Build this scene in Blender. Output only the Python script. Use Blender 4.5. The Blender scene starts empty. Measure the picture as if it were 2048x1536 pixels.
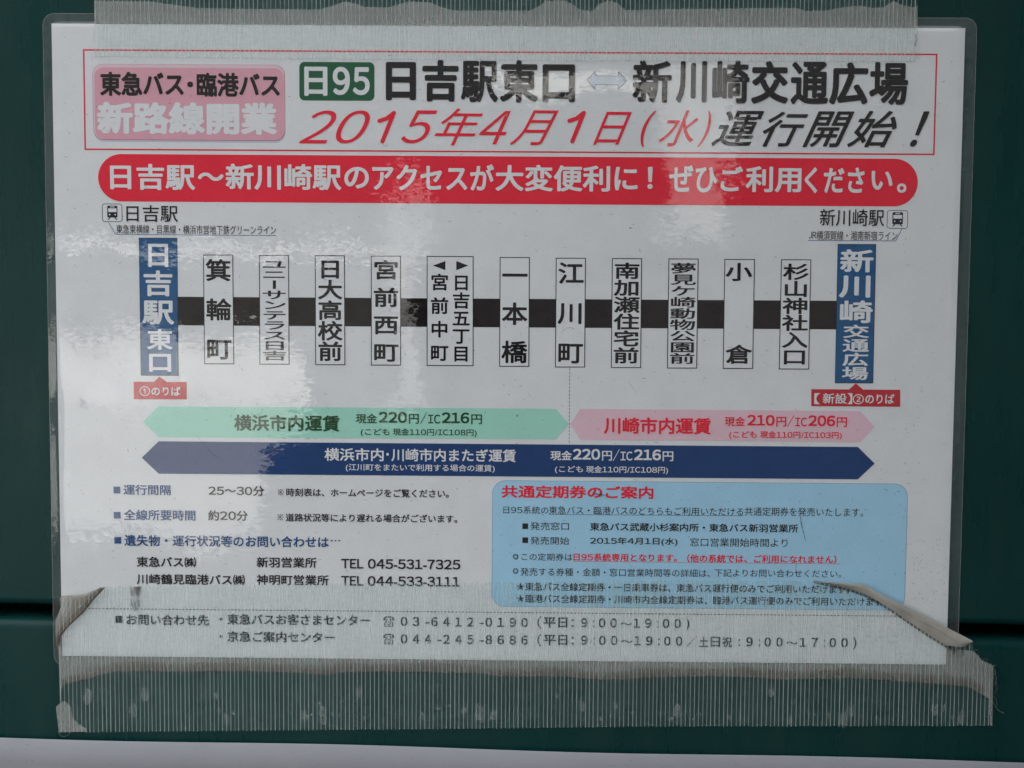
import bpy, bmesh, math, random
from mathutils import Vector, Matrix
from mathutils.geometry import tessellate_polygon
random.seed(7)
S = bpy.context.scene
COL = S.collection
R = math.radians

# ------------------------------------------------------------------ frame of reference
# The notice is an A4 landscape sheet (297 x 210 mm) taped to a vertical metal wall (plane y=0, camera on -y).
# H maps a measured point of the photograph to millimetres on the sheet (origin at its centre).
H = ((0.1653749897, 0.0009987108, -167.6722825284),
     (0.0012763229, -0.1656938659, 114.1090372674),
     (0.0000038277, -0.0000261779, 1.0143669232))
PHI = R(0.70)                       # the sheet hangs slightly askew to the wall's joint
CP, SP = math.cos(PHI), math.sin(PHI)
Z0 = 1.5                             # height of the sheet's centre above the pavement
def mm(px, py):
    w = H[2][0]*px + H[2][1]*py + H[2][2]
    return ((H[0][0]*px + H[0][1]*py + H[0][2])/w, (H[1][0]*px + H[1][1]*py + H[1][2])/w)
def W(X, Y, h=0.0):                  # sheet millimetres, height h (mm) off the wall -> world metres
    return Vector(((CP*X - SP*Y)*.001, -h*.001, Z0 + (SP*X + CP*Y)*.001))
def P(px, py, h=0.0):
    return W(*mm(px, py), h)

# ------------------------------------------------------------------ camera
F = 3300.0
Rm = ((0.999895739, -0.0067260507, 0.0127777666),
      (0.0078052696, 0.9962316334, -0.0863806134),
      (-0.0121486149, 0.0864713412, 0.996180264))
def dirw(v):                         # x right, y down, z into the wall -> world
    x, zz = v[0], -v[1]
    return Vector((CP*x - SP*zz, v[2], SP*x + CP*zz))
cam = bpy.data.cameras.new('camera'); camo = bpy.data.objects.new('camera', cam); COL.objects.link(camo)
ax, ay, az = dirw(Rm[0]), -dirw(Rm[1]), -dirw(Rm[2])
m = Matrix((ax, ay, az)).transposed().to_4x4()
m.translation = W(9.0974, 35.4214, 544.6192)
camo.matrix_world = m
cam.sensor_fit = 'HORIZONTAL'; cam.sensor_width = 36.0; cam.lens = 36.0*F/2048.0
cam.clip_start = 0.02; cam.clip_end = 500
S.camera = camo

# ------------------------------------------------------------------ light
SUN_EL, SUN_AZ = R(38), R(-28)       # the sun stands behind the wall: the notice is in open shade
wd = bpy.data.worlds.new("World"); S.world = wd; wd.use_nodes = True
nt = wd.node_tree; nt.nodes.clear()
sky = nt.nodes.new('ShaderNodeTexSky'); sky.sky_type = 'NISHITA'; sky.sun_disc = False
sky.sun_elevation = SUN_EL; sky.sun_rotation = SUN_AZ; sky.dust_density = 2.5; sky.air_density = 1.0
hs = nt.nodes.new('ShaderNodeHueSaturation'); hs.inputs['Saturation'].default_value = 0.12
bg = nt.nodes.new('ShaderNodeBackground'); bg.inputs[1].default_value = 0.12
wo = nt.nodes.new('ShaderNodeOutputWorld')
nt.links.new(sky.outputs[0], hs.inputs['Color']); nt.links.new(hs.outputs[0], bg.inputs[0]); nt.links.new(bg.outputs[0], wo.inputs[0])
sl = bpy.data.lights.new('sun', 'SUN'); so = bpy.data.objects.new('sun', sl); COL.objects.link(so)
sl.energy = 2.3; sl.angle = R(0.53); sl.color = (1, .95, .87)
sd = Vector((math.sin(SUN_AZ)*math.cos(SUN_EL), math.cos(SUN_AZ)*math.cos(SUN_EL), math.sin(SUN_EL)))
so.rotation_euler = sd.to_track_quat('Z', 'Y').to_euler()
S.view_settings.view_transform = 'Standard'; S.view_settings.look = 'None'
S.view_settings.exposure = 2.55; S.view_settings.gamma = 1
S.cycles.transparent_max_bounces = 24
S.cycles.max_bounces = 8

# ------------------------------------------------------------------ materials
def newmat(name):
    m = bpy.data.materials.new(name); m.use_nodes = True; t = m.node_tree; t.nodes.clear()
    o = t.nodes.new('ShaderNodeOutputMaterial'); return m, t, o
def nd(t, typ, **k):
    n = t.nodes.new(typ)
    for a, v in k.items():
        if a.startswith('i_'): n.inputs[a[2:].replace('_', ' ')].default_value = v
        else: setattr(n, a, v)
    return n
def coords(t, scale=(1, 1, 1)):
    g = nd(t, 'ShaderNodeNewGeometry'); mp = nd(t, 'ShaderNodeMapping'); mp.inputs['Scale'].default_value = scale
    t.links.new(g.outputs['Position'], mp.inputs[0]); return mp.outputs[0]
def noise(t, vec, sc, det=3, rough=.55, dist=0):
    n = nd(t, 'ShaderNodeTexNoise', i_Scale=sc, i_Detail=det, i_Roughness=rough, i_Distortion=dist); t.links.new(vec, n.inputs['Vector']); return n
def ramp(t, src, a, b, ca=(0, 0, 0, 1), cb=(1, 1, 1, 1)):
    r = nd(t, 'ShaderNodeValToRGB'); r.color_ramp.elements[0].position = a; r.color_ramp.elements[1].position = b
    r.color_ramp.elements[0].color = ca; r.color_ramp.elements[1].color = cb; t.links.new(src, r.inputs[0]); return r.outputs[0]
def math_(t, op, a, b):
    n = nd(t, 'ShaderNodeMath', operation=op)
    for i, v in enumerate((a, b)):
        if isinstance(v, (int, float)): n.inputs[i].default_value = v
        else: t.links.new(v, n.inputs[i])
    return n.outputs[0]

def ink(name, c, grain=.10, rough=.6):      # printing ink: matt, a touch uneven like laser toner
    m, t, o = newmat(name)
    v = coords(t); n = noise(t, v, 2600, 2); n2 = noise(t, v, 90, 3)
    f = math_(t, 'ADD', math_(t, 'MULTIPLY', n.outputs[0], .6), math_(t, 'MULTIPLY', n2.outputs[0], .4))
    a = tuple(x*(1-grain) for x in c)+(1,); b = tuple(min(1, x*(1+grain)+.004) for x in c)+(1,)
    col = ramp(t, f, .35, .65, a, b)
    d = nd(t, 'ShaderNodeBsdfDiffuse', i_Roughness=rough); t.links.new(col, d.inputs[0]); t.links.new(d.outputs[0], o.inputs[0])
    return m
M = {}
M['paper'] = ink('paper_white', (.775, .785, .79), .05)
M['black'] = ink('ink_black', (.014, .013, .016), .3)
M['route'] = ink('ink_route_black', (.012, .009, .010), .35)
M['white'] = ink('ink_white', (.78, .79, .80), .03)
M['red'] = ink('ink_red', (.84, .012, .048), .06)
M['crimson'] = ink('ink_crimson', (.76, .014, .06), .07)
M['label'] = ink('ink_label_red', (.60, .025, .045), .07)
M['pink'] = ink('ink_badge_pink', (.76, .42, .50), .04)
M['pinkhi'] = ink('ink_badge_highlight', (.78, .62, .67), .03)
M['palepink'] = ink('ink_pale_pink', (.80, .57, .64), .04)
M['shadowblue'] = ink('ink_soft_blue', (.55, .60, .70), .03)
M['green'] = ink('ink_badge_green', (.010, .125, .055), .12)
M['mint'] = ink('ink_mint', (.41, .74, .62), .05)
M['dkgreen'] = ink('ink_dark_green', (.015, .085, .03), .1)
M['navy'] = ink('ink_navy', (.001, .048, .190), .1)
M['blue'] = ink('ink_blue', (.014, .112, .28), .1)
M['textblue'] = ink('ink_text_blue', (.012, .082, .26), .1)
M['lineblue'] = ink('ink_line_blue', (.10, .20, .42), .1)
M['panel'] = ink('ink_panel_blue', (.43, .69, .85), .05)
M['panelrim'] = ink('ink_panel_rim', (.20, .38, .58), .05)
M['arrow'] = ink('ink_arrow_blue', (.50, .58, .66), .05)
M['train'] = ink('ink_train', (.012, .013, .035), .2)

def clear_film(name, haze=0.0, amp=1.0, tint=(.97, .98, .98), refl=1.6, streak=False):
    """laminating film: clear, glossy, with the fine orange-peel ripples of a hot roller"""
    m, t, o = newmat(name)
    v = coords(t, (1, 1, 2.1)); g = nd(t, 'ShaderNodeNewGeometry')
    n1 = noise(t, v, 400, 3, .6, .8); n2 = noise(t, v, 1050, 2, .5, .4); n3 = noise(t, v, 22, 2)
    patch = ramp(t, n3.outputs[0], .36, .68, (.35, .35, .35, 1), (1.5, 1.5, 1.5, 1))
    def cen(n, k):
        s = nd(t, 'ShaderNodeVectorMath', operation='SUBTRACT'); s.inputs[1].default_value = (.5, .5, .5); t.links.new(n.outputs['Color'], s.inputs[0])
        q = nd(t, 'ShaderNodeVectorMath', operation='SCALE'); q.inputs['Scale'].default_value = k; t.links.new(s.outputs[0], q.inputs[0]); return q.outputs[0]
    a = nd(t, 'ShaderNodeVectorMath', operation='ADD'); t.links.new(cen(n1, .030*amp), a.inputs[0]); t.links.new(cen(n2, .016*amp), a.inputs[1])
    mu = nd(t, 'ShaderNodeVectorMath', operation='MULTIPLY'); t.links.new(a.outputs[0], mu.inputs[0]); t.links.new(patch, mu.inputs[1])
    b = nd(t, 'ShaderNodeVectorMath', operation='ADD'); t.links.new(g.outputs['Normal'], b.inputs[0]); t.links.new(mu.outputs[0], b.inputs[1])
    c = nd(t, 'ShaderNodeVectorMath', operation='NORMALIZE'); t.links.new(b.outputs[0], c.inputs[0])
    dt = nd(t, 'ShaderNodeVectorMath', operation='DOT_PRODUCT'); t.links.new(c.outputs[0], dt.inputs[0]); t.links.new(g.outputs['Incoming'], dt.inputs[1])
    k = math_(t, 'POWER', math_(t, 'SUBTRACT', 1.0, math_(t, 'ABSOLUTE', dt.outputs['Value'], 0)), 5.0)   # Schlick, the same from both sides
    k = math_(t, 'ADD', math_(t, 'MULTIPLY', k, .85), .04*refl)
    gl = nd(t, 'ShaderNodeBsdfAnisotropic'); gl.distribution = 'GGX'; gl.inputs['Roughness'].default_value = .022; gl.inputs['Color'].default_value = (1, 1, 1, 1)
    t.links.new(c.outputs[0], gl.inputs['Normal'])
    tr = nd(t, 'ShaderNodeBsdfTransparent'); tr.inputs[0].default_value = tint+(1,)
    base = tr.outputs[0]
    if haze:
        d = nd(t, 'ShaderNodeBsdfDiffuse'); d.inputs[0].default_value = (.55, .60, .63, 1)
        vs = coords(t, (1, 1, .12)); ns = noise(t, vs, 260, 3)
        hz = ramp(t, ns.outputs[0], .3, .72, (haze*.6,)*3+(1,), (haze*1.5,)*3+(1,))
        mx = nd(t, 'ShaderNodeMixShader'); t.links.new(hz, mx.inputs[0]); t.links.new(base, mx.inputs[1]); t.links.new(d.outputs[0], mx.inputs[2]); base = mx.outputs[0]
    mx = nd(t, 'ShaderNodeMixShader'); t.links.new(k, mx.inputs[0]); t.links.new(base, mx.inputs[1]); t.links.new(gl.outputs[0], mx.inputs[2])
    t.links.new(mx.outputs[0], o.inputs[0]); return m
M['film'] = clear_film('laminate_film', 0.0, 1.0)
M['filmedge'] = clear_film('laminate_border', 0.06, 1.2, refl=1.5)

def veil(name, c, alpha, var=.5, sc=120, stretch=(1, 1, 1), gloss=0.0, weft=0.0):
    """thin translucent layer: share of light scattered = alpha, broken up by noise"""
    m, t, o = newmat(name)
    v = coords(t, stretch); n = noise(t, v, sc, 4, .6)
    f = ramp(t, n.outputs[0], .3, .7, (alpha*(1-var),)*3+(1,), (min(1, alpha*(1+var)),)*3+(1,))
    if weft:                                 # the fine cross threads of the tape's cloth
        vw = coords(t, (.25, .25, 1)); nw = noise(t, vw, 1900, 1)
        f = math_(t, 'MULTIPLY', f, ramp(t, nw.outputs[0], .38, .62, (1-weft,)*3+(1,), (1+weft,)*3+(1,)))
    d = nd(t, 'ShaderNodeBsdfDiffuse'); d.inputs[0].default_value = c+(1,)
    tl = nd(t, 'ShaderNodeBsdfTranslucent'); tl.inputs[0].default_value = c+(1,)
    dm = nd(t, 'ShaderNodeMixShader'); dm.inputs[0].default_value = .22; t.links.new(d.outputs[0], dm.inputs[1]); t.links.new(tl.outputs[0], dm.inputs[2])
    tr = nd(t, 'ShaderNodeBsdfTransparent')
    mx = nd(t, 'ShaderNodeMixShader'); t.links.new(f, mx.inputs[0]); t.links.new(tr.outputs[0], mx.inputs[1]); t.links.new(dm.outputs[0], mx.inputs[2])
    out = mx.outputs[0]
    if gloss:
        gl = nd(t, 'ShaderNodeBsdfAnisotropic'); gl.inputs['Roughness'].default_value = .34
        bp = nd(t, 'ShaderNodeBump', i_Strength=.4, i_Distance=.0001); t.links.new(n.outputs[0], bp.inputs['Height']); t.links.new(bp.outputs[0], gl.inputs['Normal'])
        m2 = nd(t, 'ShaderNodeMixShader'); m2.inputs[0].default_value = gloss; t.links.new(out, m2.inputs[1]); t.links.new(gl.outputs[0], m2.inputs[2]); out = m2.outputs[0]
    t.links.new(out, o.inputs[0]); return m
M['tape'] = veil('tape_cloth', (.50, .68, .66), .040, .35, 300, (.3, .3, 1), .006, .35)
M['strand_and_glint'] = veil('tape_strand_and_glint', (.63, .75, .71), .46, .25, 500, (1, 1, .03), .01)  # yarns, and the painted glints on the creased corner
M['airgap'] = veil('tape_airgap', (.54, .53, .50), .35, .18, 60, (1, 1, 1), 0, 0)
M['grime'] = veil('tape_grime', (.22, .175, .14), .50, .4, 140)
M['haze'] = veil('tape_grime_soft', (.25, .21, .18), .30, .5, 140)
M['smear'] = veil('tape_smear', (.16, .145, .125), .42, .95, 420, (1, 1, .35))
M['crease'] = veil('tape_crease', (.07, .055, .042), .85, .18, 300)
M['dark_dash'] = veil('tape_dark_dash', (.09, .07, .055), .62, .3, 300)
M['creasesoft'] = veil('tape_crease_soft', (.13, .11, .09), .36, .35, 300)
M['bubble'] = veil('tape_bubble', (.74, .76, .72), .17, .8, 700)
M['thread_and_glint'] = veil('loose_thread', (.62, .62, .58), .40, .1, 300)  # loose threads, and the painted glint along the film's edge
M['scuff'] = veil('scuff_dark', (.05, .045, .04), .55, .5, 900)
M['glue'] = veil('tape_peeled', (.34, .32, .28), .84, .16, 120, (1, 1, 1), .05)

def principled(name, ca, cb, sc, rough=.5, stretch=(1, 1, 1), bump=.0, bsc=200, spec=.5, coat=0, r2=None):
    m, t, o = newmat(name); v = coords(t, stretch); n = noise(t, v, sc, 5, .6)
    p = nd(t, 'ShaderNodeBsdfPrincipled'); t.links.new(ramp(t, n.outputs[0], .3, .7, ca+(1,), cb+(1,)), p.inputs['Base Color'])
    p.inputs['Roughness'].default_value = rough; p.inputs['Specular IOR Level'].default_value = spec
    p.inputs['Coat Weight'].default_value = coat; p.inputs['Coat Roughness'].default_value = .08
    if r2: t.links.new(ramp(t, n.outputs[0], .3, .75, (rough,)*3+(1,), (r2,)*3+(1,)), p.inputs['Roughness'])
    if bump:
        n2 = noise(t, v, bsc, 3); b = nd(t, 'ShaderNodeBump', i_Strength=1, i_Distance=bump); t.links.new(n2.outputs[0], b.inputs['Height']); t.links.new(b.outputs[0], p.inputs['Normal'])
    t.links.new(p.outputs[0], o.inputs[0]); return m
def enamel():
    m, t, o = newmat('green_enamel'); v = coords(t); vd = coords(t, (1, 1, .18))
    p = nd(t, 'ShaderNodeBsdfPrincipled'); n = noise(t, v, 14, 5, .6); n2 = noise(t, vd, 60, 5, .65); n3 = noise(t, v, 900, 3)
    base = ramp(t, n.outputs[0], .3, .7, (.0008, .0290, .0275, 1), (.0022, .0385, .0355, 1))
    dust = ramp(t, math_(t, 'ADD', math_(t, 'MULTIPLY', n2.outputs[0], .6), math_(t, 'MULTIPLY', n3.outputs[0], .4)), .46, .74, (0, 0, 0, 1), (.09, .09, .09, 1))
    mx = nd(t, 'ShaderNodeMix', data_type='RGBA'); t.links.new(dust, mx.inputs[0]); t.links.new(base, mx.inputs[6]); mx.inputs[7].default_value = (.10, .12, .11, 1)
    t.links.new(mx.outputs[2], p.inputs['Base Color'])
    t.links.new(ramp(t, n2.outputs[0], .3, .72, (.20,)*3+(1,), (.40,)*3+(1,)), p.inputs['Roughness'])
    p.inputs['Specular IOR Level'].default_value = .24
    b = nd(t, 'ShaderNodeBump', i_Strength=1, i_Distance=.00002); t.links.new(n3.outputs[0], b.inputs['Height']); t.links.new(b.outputs[0], p.inputs['Normal'])
    t.links.new(p.outputs[0], o.inputs[0]); return m
M['wall'] = enamel()
M['recess'] = principled('recess_black', (.004, .004, .004), (.007, .007, .007), 40, .8)
M['flap'] = principled('tape_adhesive_side', (.33, .31, .27), (.48, .455, .41), 130, .55, bump=.0001, bsc=1500)
M['sheet'] = principled('lower_sheet_paper', (.31, .31, .34), (.335, .335, .365), 30, .55, spec=.4, bump=.00002, bsc=700)
M['asphalt'] = principled('asphalt', (.015, .015, .016), (.022, .022, .023), 60, .85, bump=.004, bsc=250)
M['pave'] = principled('pale_concrete', (.36, .36, .35), (.44, .43, .42), 6, .8)
M['facade'] = principled('pale_render', (.42, .42, .41), (.50, .50, .49), 3, .8)
M['stone'] = principled('grey_stone', (.20, .20, .20), (.28, .28, .28), 5, .8)
M['dark'] = principled('dark_cladding', (.018, .018, .019), (.028, .027, .026), 3, .8)
M['mid'] = principled('grey_cladding', (.035, .035, .034), (.05, .05, .048), 3, .8)

# ------------------------------------------------------------------ builders
def link(name, me, mat=None, parent=None):
    o = bpy.data.objects.new(name, me); COL.objects.link(o)
    if mat is not None: me.materials.append(mat)
    if parent: o.parent = parent
    return o
def tag(o, label=None, cat=None, group=None, kind=None):
    for k, v in (('label', label), ('category', cat), ('group', group), ('kind', kind)):
        if v: o[k] = v
    return o
def empty(name, label, cat):
    o = bpy.data.objects.new(name, None); COL.objects.link(o); o.empty_display_size = .02; return tag(o, label, cat)
def mesh(verts, faces, smooth=False):
    me = bpy.data.meshes.new('m'); me.from_pydata(verts, [], faces); me.validate(); me.update()
    if smooth:
        for p in me.polygons: p.use_smooth = True
    return me
def slab(pts, h, th=.03):
    """closed thin plate from an outline in sheet mm; h = height of its front face off the wall (mm)"""
    n = len(pts); vs = [W(x, y, h) for x, y in pts]+[W(x, y, h-th) for x, y in pts]
    a = sum(pts[i][0]*pts[(i+1) % n][1]-pts[(i+1) % n][0]*pts[i][1] for i in range(n))
    f = list(range(n)); b = [n+i for i in range(n)]
    if a < 0: f = f[::-1]
    else: b = b[::-1]
    fs = [f, b]+[(i, (i+1) % n, n+(i+1) % n, n+i) if a < 0 else ((i+1) % n, i, n+i, n+(i+1) % n) for i in range(n)]
    if n > 4:                                # cut the two faces into triangles in the plane of the sheet
        tri = tessellate_polygon([[Vector((x, y, 0)) for x, y in pts]]); out = []
        for t in tri:
            p, q, r = (pts[i] for i in t)
            if (q[0]-p[0])*(r[1]-p[1])-(q[1]-p[1])*(r[0]-p[0]) < 0: t = (t[0], t[2], t[1])
            out += [tuple(t), tuple(n+i for i in (t[0], t[2], t[1]))]
        fs = out+fs[2:]
    bm = bmesh.new(); bv = [bm.verts.new(v) for v in vs]
    for q in fs:
        try: bm.faces.new([bv[i] for i in q])
        except ValueError: pass
    me = bpy.data.meshes.new('m'); bm.to_mesh(me); bm.free(); return me
def px(pts): return [mm(x, y) for x, y in pts]
def plate(name, pts, h, mat, parent, th=.03): return link(name, slab(pts, h, th), M[mat], parent)
def rrect(x0, y0, x1, y1, r, n=8):           # in sheet mm, y up
    out = []
    for cx, cy, a0 in ((x1-r, y1-r, 0), (x0+r, y1-r, 90), (x0+r, y0+r, 180), (x1-r, y0+r, 270)):
        for i in range(n+1):
            a = R(a0+90*i/n); out.append((cx+r*math.cos(a), cy+r*math.sin(a)))
    return out
def box_px(x0, y0, x1, y1, r=0, n=8):         # photo box -> upright rectangle on the sheet
    ym = (y0+y1)/2; xm = x0
    u0, u1 = mm(x0, ym)[0], mm(x1, ym)[0]; v1, v0 = mm(xm, y0)[1], mm(xm, y1)[1]
    return rrect(u0, v0, u1, v1, r, n) if r else [(u0, v0), (u1, v0), (u1, v1), (u0, v1)]
def ring(outer, w, h, th=.03):                # outlined frame: band of width w inside an outline
    n = len(outer); ins = []
    for i in range(n):
        p, q, s = Vector(outer[i-1]), Vector(outer[i]), Vector(outer[(i+1) % n])
        d1, d2 = (q-p), (s-q)
        d1 = d1.normalized() if d1.length > 1e-9 else d2.normalized(); d2 = d2.normalized() if d2.length > 1e-9 else d1
        n1, n2 = Vector((-d1.y, d1.x)), Vector((-d2.y, d2.x)); b = n1+n2; b = b/max(.3, b.dot(n1)) if b.length > 1e-6 else n1
        ins.append((q.x+b.x*w, q.y+b.y*w))
    vs = [W(x, y, h) for x, y in outer]+[W(x, y, h) for x, y in ins]
    return mesh(vs, [(i, (i+1) % n, n+(i+1) % n, n+i) for i in range(n)])
def line(pts, w, h):                          # thin printed line through photo points, width in mm
    vs, fs = [], []
    q = px(pts)
    for i in range(len(q)-1):
        a, b = Vector(q[i]), Vector(q[i+1]); d = (b-a).normalized(); nn = Vector((-d.y, d.x))*w/2
        k = len(vs); vs += [W(*(a-nn), h), W(*(b-nn), h), W(*(b+nn), h), W(*(a+nn), h)]; fs.append((k, k+1, k+2, k+3))
    return mesh(vs, fs)

_glyph = {}
WIDE = {'1': .60, 'I': .42, ':': .36}
def glyph(s, off=0.0, shear=0.0, res=3):
    """a line of text set character by character; latin and digits use the upright full-width forms, closed up"""
    k = ('line', s, shear, res)
    if k not in _glyph:
        vs, fs, x = [], [], 0.0
        for c in s:
            if c == ' ': x += .32; continue
            g_ = chr(ord(c)+0xFEE0) if c.isascii() and (c.isalnum() or c in '!:') else c
            v, f = _one(g_, 0, shear, res)
            if c.isascii() and len(s) > 1:
                a, b = min(p[0] for p in v), max(p[0] for p in v); sx = 1.12 if c.isdigit() and shear == 0 else 1.0
                w = (b-a)*sx; adv = max(w+.10, .60 if c.isdigit() else 0); dx = x+(adv-w)/2
                v = [(dx+(p[0]-a)*sx, p[1]) for p in v]; x += adv
            elif len(s) > 1: v = [(x+p[0], p[1]) for p in v]; x += 1.0
            n0 = len(vs); vs += v; fs += [tuple(n0+i for i in q) for q in f]
        _glyph[k] = (vs, fs)
    return _glyph[k]
def _one(s, off=0.0, shear=0.0, res=3):
    k = (s, off, shear, res)
    if k not in _glyph:
        c = bpy.data.curves.new('t', 'FONT'); c.body = s; c.offset = off; c.shear = shear; c.resolution_u = res
        c.dimensions = '2D'; c.fill_mode = 'FRONT'
        o = bpy.data.objects.new('t', c); COL.objects.link(o); bpy.context.view_layer.update()
        dg = bpy.context.evaluated_depsgraph_get(); me = o.evaluated_get(dg).to_mesh()
        _glyph[k] = ([(v.co.x, v.co.y) for v in me.vertices], [tuple(p.vertices) for p in me.polygons])
        bpy.data.objects.remove(o); bpy.data.curves.remove(c)
    return _glyph[k]
class Ink:
    """collects glyph outlines into one flat-print mesh"""
    def __init__(s, h=.62): s.v = []; s.f = []; s.h = h
    def put(s, vs, fs, fn, off=0.0, n=8):
        if off:                               # heavier weights: the outline struck several times, a hair apart
            h0 = s.h
            for i in range(n):
                a = (i+.5)*2*math.pi/n; dx, dy = off*math.cos(a)*1.15, off*math.sin(a)*1.05; s.h = h0+.003*(i+1)
                s.put(vs, fs, lambda x, y, dx=dx, dy=dy: fn(x+dx, y+dy))
            s.h = h0
        k = len(s.v); s.v += [W(*fn(x, y), s.h) for x, y in vs]; s.f += [tuple(k+i for i in f) for f in fs]
    def row(s, text, x0, x1, yr, y0, y1, off=.0, shear=0.0, res=3):
        """ink box: x0..x1 in the photo, y0..y1 as read at photo column yr"""
        vs, fs = glyph(text, 0, shear, res)
        a, b = min(v[0] for v in vs)-off, max(v[0] for v in vs)+off; c, d = min(v[1] for v in vs)-off, max(v[1] for v in vs)+off
        ym = (y0+y1)/2
        v1, v0 = mm(yr, y0)[1], mm(yr, y1)[1]
        yy = ym+(x0-yr)*.006; u0, u1 = mm(x0, yy)[0], mm(x1, yy)[0]
        s.put(vs, fs, lambda x, y: (u0+(x-a)/(b-a)*(u1-u0), v0+(y-c)/(d-c)*(v1-v0)), off, 8 if y1-y0 > 30 else 4); return s
    def col(s, chars, x0, x1, y0, y1, off=.02, ch=None, w=.0, res=3):
        """upright column of characters, em boxes fitted between y0 and y1"""
        n = len(chars); u = [mm(x0, (y0+y1)/2)[0], mm(x1, (y0+y1)/2)[0]]
        va, vb = mm((x0+x1)/2, y0)[1], mm((x0+x1)/2, y1)[1]; tot = va-vb
        cell = ch/6.05 if ch else tot/n*.93
        step = (tot-cell)/(n-1) if n > 1 else 0
        for i, c in enumerate(chars):
            vs, fs = glyph(c, 0, 0, res); top = va-i*step
            rot = c == 'ー'
            if rot: vs = [(y+.12, .88-x) for x, y in vs]; vs = [(x+.0, y) for x, y in vs]
            s.put(vs, fs, lambda x, y: (u[0]+(x-.05)/.90*(u[1]-u[0]), top-cell+(y+.08)/.92*cell), off, 6)
        return s
    def done(s, mat, parent, name='lettering', label=None):
        me = mesh(s.v, s.f); o = link(name, me, M[mat], parent)
        if label: o['label'] = label
        return o

def stroke_px(I, pts, w):                     # round-ended pen stroke through photo points, w in mm
    q = [Vector(p) for p in px(pts)]
    for i in range(len(q)-1):
        d = (q[i+1]-q[i]).normalized(); nn = Vector((-d.y, d.x))*w/2; k = len(I.v); e = I.h+.003*(i % 2)
        I.v += [W(*(q[i]-nn), e), W(*(q[i+1]-nn), e), W(*(q[i+1]+nn), e), W(*(q[i]+nn), e)]; I.f.append((k, k+1, k+2, k+3))
    for i, c in enumerate(q):
        k = len(I.v); I.v += [W(c.x+w/2*math.cos(a*.5236), c.y+w/2*math.sin(a*.5236), I.h+.006+.002*(i % 2)) for a in range(12)]; I.f.append(tuple(range(k, k+12)))
# ------------------------------------------------------------------ the green metal wall
ZJ = W(0, -92.0).z                      # the visible joint between two panels
wall = empty('green_metal_wall', 'dark green enamelled metal wall of wide horizontal panels behind the notice', 'wall')
def panel_mesh(z0, z1, x0, x1, depth=.03):
    prof = []; r1, r0 = .0035, .0025    # rounded top and bottom arrises
    for i in range(9): a = R(90*i/8); prof.append((-(depth-r0) - r0*math.sin(a), z0 + r0 - r0*math.cos(a)))
    for i in range(9): a = R(90*i/8); prof.append((-(depth-r1) - r1*math.cos(a), z1 - r1 + r1*math.sin(a)))
    vs = []; n = len(prof)+2
    for x in (x0, x1):
        vs.append(Vector((x, depth*1.0, z0)))
        for y, z in prof: vs.append(Vector((x, y+depth, z)))
        vs.append(Vector((x, depth*1.0, z1)))
    fs = [(i, i+1, n+i+1, n+i) for i in range(n-1)]+[tuple(range(n))[::-1], tuple(range(n, 2*n))]
    me = mesh(vs, fs)
    bm = bmesh.new(); bm.from_mesh(me); bmesh.ops.recalc_face_normals(bm, faces=bm.faces)
    for f in bm.faces: f.smooth = len(f.verts) == 4 and abs(f.normal.y) < .9999
    bm.to_mesh(me); bm.free(); return me
pitch = .32; first = None
kk = range(-5, 7)
for k in kk:
    if first is None: first = panel_mesh(0, pitch-.0046, -1.6, 1.6); first.materials.append(M['wall'])
    o = bpy.data.objects.new('panel', first); COL.objects.link(o); o.parent = wall
    o.location = (0, 0, ZJ+.0023+k*pitch)
bk = mesh([Vector(v) for v in [(-1.6, .0305, 0), (1.6, .0305, 0), (1.6, .0305, 3.6), (-1.6, .0305, 3.6), (-1.6, .12, 0), (1.6, .12, 0), (1.6, .12, 3.6), (-1.6, .12, 3.6)]],
          [(0, 1, 2, 3), (5, 4, 7, 6), (4, 0, 3, 7), (1, 5, 6, 2), (3, 2, 6, 7), (4, 5, 1, 0)])
link('backing', bk, M['recess'], wall)

# ------------------------------------------------------------------ the laminated notice
post = empty('laminated_notice', 'white laminated bus route notice with red banner and station boxes, taped to the green wall', 'notice')
HP = .45                                # front of the paper, mm off the wall
link('paper', slab([(-148.5, -105), (148.5, -105), (148.5, 105), (-148.5, 105)], HP, .12), M['paper'], post)
A, B_, C_, D_ = .49, .53, .57, .61      # successive ink layers

# heading frame
link('heading_frame', ring(box_px(168, 98.5, 1871.5, 300), .50, A), M['crimson'], post)
# pink badge
L = box_px(187, 129, 570, 279, 3.3)
sh = [(x*1.0+.1, y-.75) for x, y in L]
plate('badge_shadow', sh, A-.02, 'shadowblue', post, .01)
b = link('badge', slab(box_px(186.5, 128, 570.5, 279.6, 3.4), A+.005, .02), M['label'], post); b['label'] = 'pink rounded badge with black and white lettering'
link('badge_face', slab(box_px(187, 128.5, 569.6, 278.6, 3.3), B_, .02), M['pinkhi'], b)
link('badge_face', slab(box_px(190, 135, 568.4, 278.2, 3.0), B_+.02, .01), M['pink'], b)
Ink().row('東急バス', 201, 368, 201, 143.5, 192, .033).row('・', 375, 387, 201, 162, 174, .03).row('臨港バス', 394, 560, 201, 144.5, 192.5, .033).done('black', b)
Ink(.60).row('新路線開業', 195, 554.5, 195, 203.5, 268, .040).done('white', b)
# green route badge
b = link('route_badge', slab(box_px(599, 124, 749, 201, 1.7), B_), M['green'], post)
Ink().row('日', 609, 655, 609, 133.5, 192, .028).row('9', 666, 700, 609, 133.5, 190, .03, res=6).row('5', 706, 739.5, 609, 134, 190, .03, res=6).done('white', b)
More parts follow.
